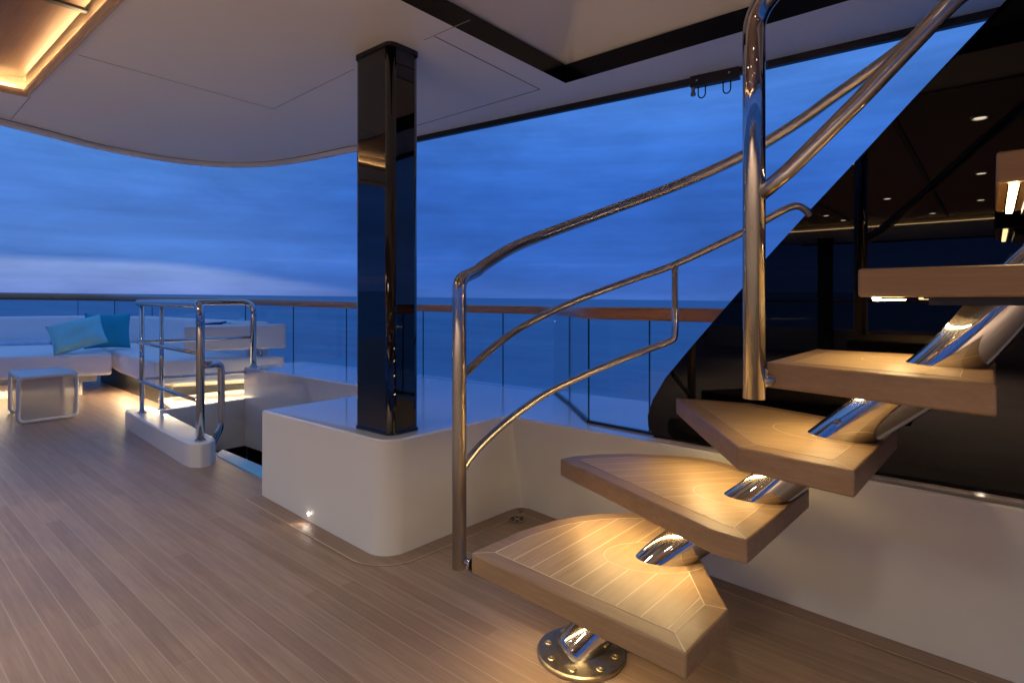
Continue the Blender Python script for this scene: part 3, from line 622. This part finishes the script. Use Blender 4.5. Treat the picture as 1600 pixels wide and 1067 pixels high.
# handrails
post1 = (1.437, 1.450)
tp = [(1.437, 1.450, 0.195), (1.437, 1.450, 1.205)]
hand = [(1.475, 1.456, 1.222), (1.531,1.454,1.249),(1.581,1.452,1.279),(1.710,1.435,1.345),(1.864,1.395,1.407),(2.124,1.251,1.519),(2.298,1.014,1.627),(2.370,0.774,1.724),(2.386,0.565,1.826),(2.386,0.456,1.890),(2.382,0.257,2.003),(2.377,0.098,2.114),(2.37,-0.25,2.38)]
hp = fillet([(1.437, 1.450, 0.195), (1.437, 1.450, 1.216), (1.531, 1.454, 1.249)], 0.034, 8)+spline(hand[1:], 6)[1:]
MB().tube(hp, [0.0252]*4+[0.0245, 0.024, 0.0235, 0.023, 0.0225, 0.022]+[0.0215]*(len(hp)-10), 24).build('outer_handrail', M['rail_steel'], stair)
mid = [(1.445,1.452,0.868),(1.502,1.455,0.898),(1.581,1.452,0.944),(1.678,1.440,0.997),(1.808,1.417,1.055),(2.005,1.333,1.139),(2.182,1.191,1.221),(2.293,1.026,1.293),(2.370,0.774,1.414),(2.385,0.692,1.457),(2.392,0.625,1.493),(2.412,0.585,1.508),(2.44,0.560,1.496),(2.462,0.548,1.475)]
MB().tube(spline(mid, 6), 0.0145, 18).build('outer_rail', M['rail_steel'], stair)
low = [(1.445,1.452,0.530),(1.502,1.455,0.574),(1.581,1.452,0.621),(1.710,1.435,0.686),(1.864,1.395,0.758),(2.005,1.333,0.813),(2.146,1.232,0.878),(2.253,1.108,0.940),(2.279,1.058,0.962)]
lowp = spline(low, 6)+fillet([(2.279,1.058,0.962),(2.293,1.028,0.978),(2.293,1.026,1.02)], 0.05, 6)[1:]+[(2.293,1.026,1.288)]
MB().tube(lowp, 0.0145, 18).build('outer_rail', M['rail_steel'], stair)
np_ = fillet([(1.629,0.501,0.876),(1.629,0.501,1.925),(1.620,0.30,2.125),(1.620,-0.25,2.66)], [0, 0.05, 0.02, 0])
MB().tube(np_, 0.0292, 28).build('newel_post', M['steel'], stair)
MB().tube([(1.629,0.490,1.428),(1.622,0.414,1.483),(1.620,0.254,1.630),(1.620,0.067,1.818),(1.62,-0.4,2.26)], 0.0205, 22).build('inner_rail', M['rail_steel'], stair)
MB().tube([(1.437,1.445,0.225),(1.45,1.37,0.225)], 0.013, 16).build('post_bracket', M['steel'], stair)
MB().tube([(1.629,0.515,0.93),(1.66,0.44,0.93)], 0.02, 18).build('post_bracket', M['steel'], stair)
MB().lathe((1.44, 1.388, 0.225), [(0.024, 0), (0.024, 0.006), (0.018, 0.010)], 22, axis=(-0.15, 1, 0)).build('bracket_collar', M['steel'], stair)
MB().lathe((1.660, 0.477, 0.935), [(0.030, -0.003), (0.030, 0.006), (0.022, 0.012)], 24, axis=(-0.3, 1, 0)).build('bracket_collar', M['steel'], stair)

# ------------------------------------------------------------------ floor drain
fd = thing('floor_drain', (2.334, 1.923, zf(1.92)), 'small round dark metal floor drain in the corner by the bulwark', 'drain')
fx, fy, fz = 2.334, 1.923, zf(1.923)+0.0025
MB().lathe((fx, fy, fz), [(0.042, 0), (0.042, 0.001)], 32).build('drain_pit', M['dark'], fd)
mb = MB(); mb.lathe((fx, fy, fz+0.001), [(0.012, 0), (0.012, 0.003)], 20)
for k in range(6):
    a = math.radians(60*k+10); mb.obox((fx+0.012*math.cos(a), fy+0.012*math.sin(a)), (fx+0.036*math.cos(a), fy+0.036*math.sin(a)), 0.003, fz+0.001, fz+0.0035)
mb.build('grate', M['flange'], fd)
mb = MB(); n_ = 36; i = mb.add([(fx+0.036*math.cos(2*math.pi*q/n_), fy+0.036*math.sin(2*math.pi*q/n_), fz+0.004) for q in range(n_)]); j = mb.add([(fx+0.043*math.cos(2*math.pi*q/n_), fy+0.043*math.sin(2*math.pi*q/n_), fz+0.002) for q in range(n_)])
for q in range(n_): mb.face([j+q, j+(q+1) % n_, i+(q+1) % n_, i+q])
mb.build('rim', M['flange'], fd)

# ------------------------------------------------------------------ hardtop ceiling
CZ = 2.365
ht = thing('hardtop', (-3, 0, CZ), 'pale overhead hardtop ceiling with curved end, lit veneer panels and a framed opening', 'ceiling')
lobe = [(0.741,5.137),(1.080,5.271),(1.32,5.375),(1.571,5.430),(1.82,5.435),(2.049,5.391),(2.308,5.229),(2.506,4.919),(2.615,4.470),(2.680,3.95),(2.80,3.55),(2.882,3.332)]
edge = [(3.32,-6),(3.21,-0.9),(3.182,0.044),(3.130,0.905),(3.102,1.293)]+lobe[::-1]+[(0.2,4.98),(-3.2,4.75)]
cx_ = -3.2
port = [(2*cx_-x, y) for x, y in edge[:-1]][::-1]
outline = edge+port
hole1 = [(-6.6, -4.5), (0.765, -4.5), (0.765, 4.424), (-6.6, 4.424)]
hole2 = [(1.30, -3.0), (2.668, -3.0), (2.668, 1.845), (1.30, 1.845)]
mb = MB(); mb.tess([outline, hole1, hole2], lambda x, y: CZ, 0, True)
oc = outline
for a, b_ in zip(oc, oc[1:]+oc[:1]):
    i = mb.add([(a[0], a[1], CZ), (b_[0], b_[1], CZ), (b_[0], b_[1], CZ+0.5), (a[0], a[1], CZ+0.5)]); mb.face([i, i+1, i+2, i+3])
mb.tess([outline], lambda x, y: CZ+0.85, 0)
for a, b_ in zip(oc, oc[1:]+oc[:1]):
    i = mb.add([(a[0], a[1], CZ+0.5), (b_[0], b_[1], CZ+0.5), (b_[0], b_[1], CZ+0.85), (a[0], a[1], CZ+0.85)]); mb.face([i, i+1, i+2, i+3])
mb.build('ceiling_panel', M['ceil'], ht)
# lip: pale round the curved end, black along the straight side
def lip(pts, mat, name, drop, off=0.012, wdt=0.03, gap=0.0):
    mb = MB(); P = [Vector(p) for p in pts]; r_ = []
    for k, p in enumerate(P):
        t = (P[min(k+1, len(P)-1)]-P[max(k-1, 0)]).normalized(); nn = Vector((t.y, -t.x))
        r_.append(mb.add([(*(p+nn*off), CZ-drop), (*(p+nn*(off+wdt)), CZ-drop), (*(p+nn*(off+wdt)), CZ+0.05), (*(p+nn*off), CZ+0.05)]))
    for a, b_ in zip(r_, r_[1:]):
        for j in range(4): mb.face([a+j, a+(j+1) % 4, b_+(j+1) % 4, b_+j], 0)
    mb.face([r_[0]+j for j in range(4)][::-1]); mb.face([r_[-1]+j for j in range(4)])
    return mb.build(name, mat, ht)
sm_lobe = [tuple(p)[:2] for p in spline([Vector((*p, 0)) for p in [(2.84, 3.45)]+edge[5:][1:]], 4)]
lip(sm_lobe, M['ceil'], 'pale_edge_lip', 0.036, 0.006, 0.05)
lip([(3.32,-6),(3.21,-0.9),(3.182,0.044),(3.130,0.905),(3.102,1.293),(2.882,3.332),(2.815,3.60)], M['trim'], 'black_edge_trim', 0.036, -0.045, 0.03)
lip([(2*cx_-x, y) for x, y in [(2.882,3.332),(3.102,1.293),(3.182,0.044),(3.32,-6)]], M['trim'], 'black_edge_trim', 0.036, -0.045, 0.03)
sb = MB()   # panel joints
def seam(a, b_, wd=0.0022):
    sb = MB(); sb.obox(a, b_, wd if a[0] > 1.795 and b_[0] > 1.85 else 0.0016, CZ-0.0015, CZ+0.001); sb.build('panel_joint', M['seam'] if a[0] > 1.795 and b_[0] > 1.85 else M['faint_seam'], ht)
for a, b_ in (((1.80,1.75),(1.80,2.05)),((1.805,1.985),(2.66,2.02)),((2.66,2.02),(2.66,3.073)),((2.66,3.073),(2.655,3.35)),((1.79,2.60),(1.834,3.541)),((1.834,3.541),(0.80,3.50)),((0.78,4.45),(0.794,5.11))): seam(a, b_)
mb = MB(); P = [Vector(p) for p in sm_lobe]; ri = []
for k, p in enumerate(P):
    t = (P[min(k+1, len(P)-1)]-P[max(k-1, 0)]).normalized(); nn = Vector((t.y, -t.x))*0.007; ri.append(mb.add([(*(p-nn), CZ-0.0015), (*(p+nn), CZ-0.0015)]))
for a, b_ in zip(ri, ri[1:]): mb.face([a, a+1, b_+1, b_])
mb.build('edge_joint', M['seam'], ht)
# framed opening over the stair
mb = MB(); x0, y0, x1, y1 = 1.30, -3.0, 2.668, 1.845; H1 = CZ+0.10
for (ax, ay, bx, by) in ((x0, y1, x1, y1), (x1, y1, x1, y0), (x1, y0, x0, y0), (x0, y0, x0, y1)):
    i = mb.add([(ax, ay, CZ-0.004), (bx, by, CZ-0.004), (bx, by, H1), (ax, ay, H1)]); mb.face([i, i+1, i+2, i+3])
mb.build('opening_frame', M['frame'], ht)
mb = MB(); zt = CZ+0.62; q = 0.55; o_ = 0.03
P0 = [(x0-o_, y0-o_), (x1+o_, y0-o_), (x1+o_, y1+o_), (x0-o_, y1+o_)]; P1 = [(x0+q*0.6, y0+q), (x1-q*0.9, y0+q), (x1-q*0.9, y1-q), (x0+q*0.6, y1-q)]
i = mb.add([(*p, H1) for p in P0]); j = mb.add([(*p, zt) for p in P1])
for k in range(4): mb.face([i+k, i+(k+1) % 4, j+(k+1) % 4, j+k][::-1])
mb.face([j+k for k in range(4)][::-1]); mb.build('skylight_dome', M['ceil'], ht, bevel=0.03, seg=3)
# veneer panels in lit coves
PZ = CZ+0.085
ys = [-4.5, -2.0, -0.75, 0.55, 1.84, 3.14, 4.424]
for k in range(len(ys)-1):
    mb = MB(); mb.box(-6.52, ys[k]+0.022, PZ, 0.735, ys[k+1]-0.022 if k < len(ys)-2 else ys[k+1]-0.03, PZ+0.02)
    mb.build('veneer_panel', M['panel'], ht)
for k in range(1, len(ys)-1):
    mb = MB(); mb.box(-6.6, ys[k]-0.016, PZ-0.010, 0.750, ys[k]+0.016, PZ+0.03); mb.build('panel_divider', M['dark'], ht)
mb = MB()
for (ax, ay, bx, by) in ((-6.6, 4.418, 0.765, 4.418), (0.759, 4.412, 0.759, -4.5), (-6.594, -4.5, -6.594, 4.412)):
    mb.obox((ax, ay), (bx, by), 0.006, CZ-0.016, PZ+0.05)
mb.box(-6.58, 4.388, CZ-0.0035, 0.752, 4.4115, CZ+0.006); mb.box(0.738, -4.5, CZ-0.0035, 0.7525, 4.388, CZ+0.006); mb.box(-6.5875, -4.5, CZ-0.0035, -6.565, 4.388, CZ+0.006)
mb.box(-6.56, 4.3885, CZ+0.0055, 0.737, 4.391, CZ+0.019); mb.box(0.7385, -4.5, CZ+0.0055, 0.7405, 4.388, CZ+0.019)
mb.build('cove_frame', M['cove_lip'], ht)
for (ax, ay, bx, by) in ((-6.5, 4.4, 0.71, 4.4), (0.7465, 3.18, 0.7465, 4.37), (0.7465, 1.88, 0.7465, 3.10), (-6.576, -0.6, -6.576, 4.37)):
    mb = MB(); mb.obox((ax, ay), (bx, by), 0.0045, CZ+0.007, CZ+0.014); mb.build('cove_light', M['led_soft'] if bx > 0 else M['led_dim'], ht)

# ------------------------------------------------------------------ blind track bracket with loops
br = thing('blind_bracket', (3.06, 1.13, 2.33), 'black awning track bracket with two hanging wire loops under the hardtop edge', 'bracket')
mb = MB(); mb.obox((3.055, 1.275), (3.085, 1.02), 0.022, 2.305, 2.366); mb.build('track_block', M['trim'], br, bevel=0.004)
for (x, y) in ((3.058, 1.215), (3.075, 1.085)):
    pts = [(x, y+0.02, 2.31), (x, y+0.02, 2.265)]+[(x, y+0.02*math.cos(a), 2.265-0.024*math.sin(a)) for a in [math.pi*k/10 for k in range(1, 10)]]+[(x, y-0.02, 2.265), (x, y-0.02, 2.31)]
    MB().tube(pts, 0.0035, 10).build('wire_loop', M['frame'], br)
for y in (1.235, 1.06): MB().lathe((3.04, y, 2.335), [(0.006, 0), (0.006, 0.004)], 12, axis=(-1, 0, 0)).build('screw', M['steel'], br)
MB().lathe((3.055, 1.262, 2.262), [(0.013, 0), (0.015, 0.012), (0.010, 0.02), (0.010, 0.045)], 16).build('end_stop', M['flange'], br)

# ------------------------------------------------------------------ downlights
DL = [(-0.39, 0.07, 0), (-1.41, 0.99, 1), (-3.93, 1.05, 2), (-2.76, 0.09, 2), (-4.84, 0.12, 2), (-5.13, 2.0, 2), (-5.9, 0.70, 2), (-5.9, 1.90, 2),
      (-0.40, 2.35, 0), (-2.6, 2.5, 2), (-0.45, -1.4, 1), (-2.2, -1.4, 2), (-0.15, 3.78, 0)]  # this row is unseen, added as fill for stairwell, curb and ceiling
DESC = ['nearest', 'second nearest', 'middle', 'next', 'far', 'far forward', 'outer', 'outermost', 'forward', 'forward middle', 'rear', 'rear middle', 'end']
dome = None
for k, (x, y, p_) in enumerate(DL):
    t = thing('ceiling_downlight', (x, y, PZ), 'small round downlight set in the veneer ceiling panels, some mirrored in dark glass, some unseen and added for fill', 'downlight', 'downlights in the veneer ceiling')
    MB().lathe((x, y, PZ-0.0), [(0.062, 0.0), (0.062, -0.006), (0.048, -0.012), (0.047, -0.002)], 24).build('trim_ring', M['steel'], t)
    MB().lathe((x, y, PZ-0.001), [(0.038, 0.0), (0.038, -0.004), (0.032, -0.008)], 20).build('lens', M['lens'], t)
    lamp('downlight_beam', 'SPOT', (x, y, PZ-0.03), t, (105.0, 155.0, 560.0)[p_], (1.0, 0.93, 0.77), 0.10, (0, 0, -1), 2.3 if p_ < 2 else 1.75, 0.9)

# ------------------------------------------------------------------ port side of the deck (mirrored in the glass and the chrome)
column(2*cx_-1.789+0.1, 2.6, zf(2.6), 2.368, 0.082, 0.138, 'black column on the far side of the deck, mirrored in the black glass')
pb_ = MB(); pb_.prism([(-9.0, -6), (-8.75, -6), (-8.75, 5.4), (-9.0, 5.4)], -1, 0.5); o = pb_.build('side_wall', M['white'], None, bevel=0.01); tag(o, 'low white bulwark wall on the far side of the deck, seen in reflections', 'bulwark')
pr = thing('glass_guardrail', (-8.87, 0, 0.5), 'glass guardrail with wooden cap on the far side of the deck, seen only as reflection', 'guardrail')
for k in range(6):
    mb = MB(); mb.obox((-8.87, -5.9+k*1.88), (-8.87, -5.9+k*1.88+1.87), 0.006, 0.5, 1.06, 0, 1); mb.build('glass_pane', [M['glass'], M['glass_edge']], pr)
MB().box(-8.92, -6, 1.06, -8.82, 5.4, 1.11).build('handrail_cap', M['cap'], pr, bevel=0.01)

# ------------------------------------------------------------------ lounge furniture
def cushion(poly, z0, z1, name, parent, mat, bv=0.026):
    mb = MB(); mb.prism(poly, z0, z1); o = mb.build(name, mat, parent, bevel=bv, seg=4); return o
def away(a, b_, dist):
    """offset segment to its left"""
    d_ = (Vector(b_)-Vector(a)).normalized(); nn = Vector((-d_.y, d_.x))*dist; return (a[0]+nn.x, a[1]+nn.y), (b_[0]+nn.x, b_[1]+nn.y)
s1 = thing('sun_pad', (1.0, 8.5, zf(8)), 'long white sun pad sofa at the far left with turquoise pillow on it', 'sofa')
A1, B1 = (-0.7, 8.64), (1.955, 7.262)
A2, B2 = (1.0, 9.72), (2.62, 9.03)
cushion([A1, B1, (2.20, 8.9), (1.3, 9.6), (-0.6, 10.2)], 0.325, 0.56, 'seat_pad', s1, M['sofa'])
cushion([(-0.6, 10.4), (-0.65, 10.18), (1.36, 9.565), (2.20, 9.21), (2.30, 9.42), (1.4, 9.80)], 0.545, 0.915, 'back_pad', s1, M['sofa'], 0.03)
mb = MB(); mb.prism([(-0.5, 9.05), (1.80, 7.72), (2.05, 8.7), (-0.4, 9.9)], zf(8)-0.01, 0.235); mb.build('base', M['white'], s1, bevel=0.01)
mb = MB(); mb.prism([(-0.6, 8.95), (1.90, 7.58), (2.05, 8.8), (-0.5, 10.1)], 0.235, 0.323); mb.build('underframe', M['steel'], s1)
mb = MB(); mb.obox((0.2, 8.38), (1.66, 7.61), 0.01, 0.317, 0.326); mb.build('light_strip', M['led_sofa'], s1)
s2 = thing('corner_sofa', (2.5, 6.8, zf(7)), 'white corner sofa with backrest bar by the glass, lit from underneath', 'sofa')
cushion([(1.955, 6.02), (3.0, 5.545), (2.90, 8.7), (2.25, 8.85), (2.03, 7.30)], 0.335, 0.56, 'seat_pad', s2, M['sofa'])
cushion([(2.18, 5.93), (3.02, 5.55), (3.06, 5.68), (2.24, 6.08)], 0.635, 0.885, 'back_bar', s2, M['sofa'], 0.03)
cushion([(2.75, 5.85), (2.97, 5.80), (2.88, 8.95), (2.30, 9.2), (2.24, 9.02), (2.68, 8.75)], 0.545, 0.905, 'back_pad', s2, M['sofa'], 0.03)
for p in ((2.30, 5.93), (2.82, 5.70)): MB().tube([(*p, 0.55), (*p, 0.65)], 0.014, 12).build('bar_leg', M['steel'], s2)
mb = MB(); mb.prism([(2.20, 6.25), (2.95, 5.95), (2.88, 8.6), (2.22, 8.7)], zf(7)-0.01, 0.27); mb.build('base', M['trim'], s2)
mb = MB(); mb.prism([(2.20, 6.24), (2.95, 5.88), (2.88, 8.6), (2.30, 8.7), (2.24, 7.3)], 0.268, 0.333); mb.build('underframe', M['flange'], s2)
mb = MB(); mb.obox((2.06, 6.13), (2.97, 5.73), 0.012, 0.324, 0.334); mb.build('light_strip', M['led_sofa'], s2)
mb = MB(); mb.obox((2.16, 7.7), (2.085, 6.2), 0.012, 0.324, 0.334); mb.build('light_strip', M['led_sofa'], s2)

def pillow(name, c, w_, h_, th, face, roll, mat, label):
    """scatter pillow: puffed square with pinched corners; face = direction its front looks"""
    n_ = 16; mb = MB(); f = Vector(face).normalized(); rt = Vector((0, 0, 1)).cross(f).normalized(); up = f.cross(rt)
    cr_, sr = math.cos(roll), math.sin(roll); rt, up = rt*cr_+up*sr, up*cr_-rt*sr; c = Vector(c)
    grid = {}
    for sgn in (1, -1):
        for a in range(n_+1):
            for b_ in range(n_+1):
                u, v = 2*a/n_-1, 2*b_/n_-1; pin = 1-0.07*(1-abs(u)**2)*(abs(v)**3); pin2 = 1-0.07*(1-abs(v)**2)*(abs(u)**3)
                bulge = th*0.5*((1-u**4)*(1-v**4))**0.55*(1+0.10*math.sin(5*u+2*v)+0.08*math.sin(7*v-3*u))
                if sgn == -1 and (a in (0, n_) or b_ in (0, n_)): grid[sgn, a, b_] = grid[1, a, b_]; continue
                grid[sgn, a, b_] = mb.add([c+rt*(u*w_/2*pin2)+up*(v*h_/2*pin)+f*(bulge*sgn)])
        for a in range(n_):
            for b_ in range(n_):
                q = [grid[sgn, a, b_], grid[sgn, a+1, b_], grid[sgn, a+1, b_+1], grid[sgn, a, b_+1]]; mb.face(q if sgn == 1 else q[::-1], 0, True)
    o = mb.build(name, mat); tag(o, label, 'pillow'); return o
pillow('scatter_pillow', (1.715, 7.54, 0.76), 0.49, 0.36, 0.16, (-0.35, -0.85, 0.5), math.radians(17), M['teal'], 'light turquoise pillow lying tilted on the white sun pad')
pillow('scatter_pillow', (2.06, 7.80, 0.775), 0.44, 0.41, 0.15, (-0.2, -0.95, 0.2), math.radians(-1), M['dteal'], 'deep teal pillow standing behind the light turquoise one')
pillow('scatter_pillow', (2.62, 6.28, 0.80), 0.24, 0.22, 0.09, (-0.3, -0.9, 0.5), 0.1, M['navy'], 'small navy pillow showing over the backrest bar')
pillow('scatter_pillow', (2.80, 6.18, 0.80), 0.24, 0.26, 0.09, (-0.3, -0.9, 0.5), 0.3, M['teal'], 'small turquoise pillow showing over the backrest bar by the glass')

mb = MB(); mb.prism([(1.20, 9.50), (1.80, 9.18), (1.88, 9.34), (1.28, 9.66)], 0.558, 0.615); tw = mb.build('folded_towel', simple('towel_cloth', (0.50, 0.62, 0.78), 0.9, var=0.25, vscale=14, bump=0.5, bscale=60), None, bevel=0.02, seg=3)
tag(tw, 'pale blue folded towel lying at the back of the sun pad', 'towel')
so = thing('mesh_stool', (1.27, 6.8, zf(6.8)), 'low white framed stool with grey woven mesh sides', 'stool')
FL, FR, BL, BR = (1.052, 6.47), (1.470, 6.49), (1.105, 7.16), (1.50, 7.12); zb_, zt_ = 0.068, 0.452
for a, b_ in ((FL, FR), (BL, BR)):
    for p in (a, b_): pass
for a, b_, nm in ((FL, FR, 'front_loop'), (BL, BR, 'back_loop')):
    lp = fillet([((a[0]+b_[0])/2, (a[1]+b_[1])/2, zb_), at(b_, zb_), at(b_, zt_), at(a, zt_), at(a, zb_), ((a[0]+b_[0])/2, (a[1]+b_[1])/2, zb_)], 0.05, 6)
    MB().tube(lp, 0.0165, 12, cap=False).build('side_frame', M['stoolframe'], so)
for a, b_ in ((FL, BL), (FR, BR)): MB().tube([at(a, zt_), at(b_, zt_)], 0.016, 12).build('top_bar', M['stoolframe'], so)
mb = MB(); mb.prism([FL, FR, BR, BL], zt_-0.004, zt_+0.006); mb.build('top_mesh', M['stoolframe'], so)
for a, b_ in ((FL, FR), (BL, BR)):
    mb = MB(); mb.obox(a, b_, 0.002, zb_+0.015, zt_-0.015); mb.build('side_mesh', M['weave'], so)

# ------------------------------------------------------------------ render settings
scene.render.engine = 'CYCLES'
scene.cycles.use_denoising = True
scene.cycles.max_bounces = 10; scene.cycles.glossy_bounces = 6; scene.cycles.transparent_max_bounces = 16
scene.cycles.sample_clamp_indirect = 8.0
scene.cycles.caustics_reflective = False; scene.cycles.caustics_refractive = False
scene.view_settings.view_transform = 'Standard'; scene.view_settings.look = 'None'
scene.view_settings.exposure = 0.12; scene.view_settings.gamma = 1.0; scene.view_settings.use_curve_mapping = False
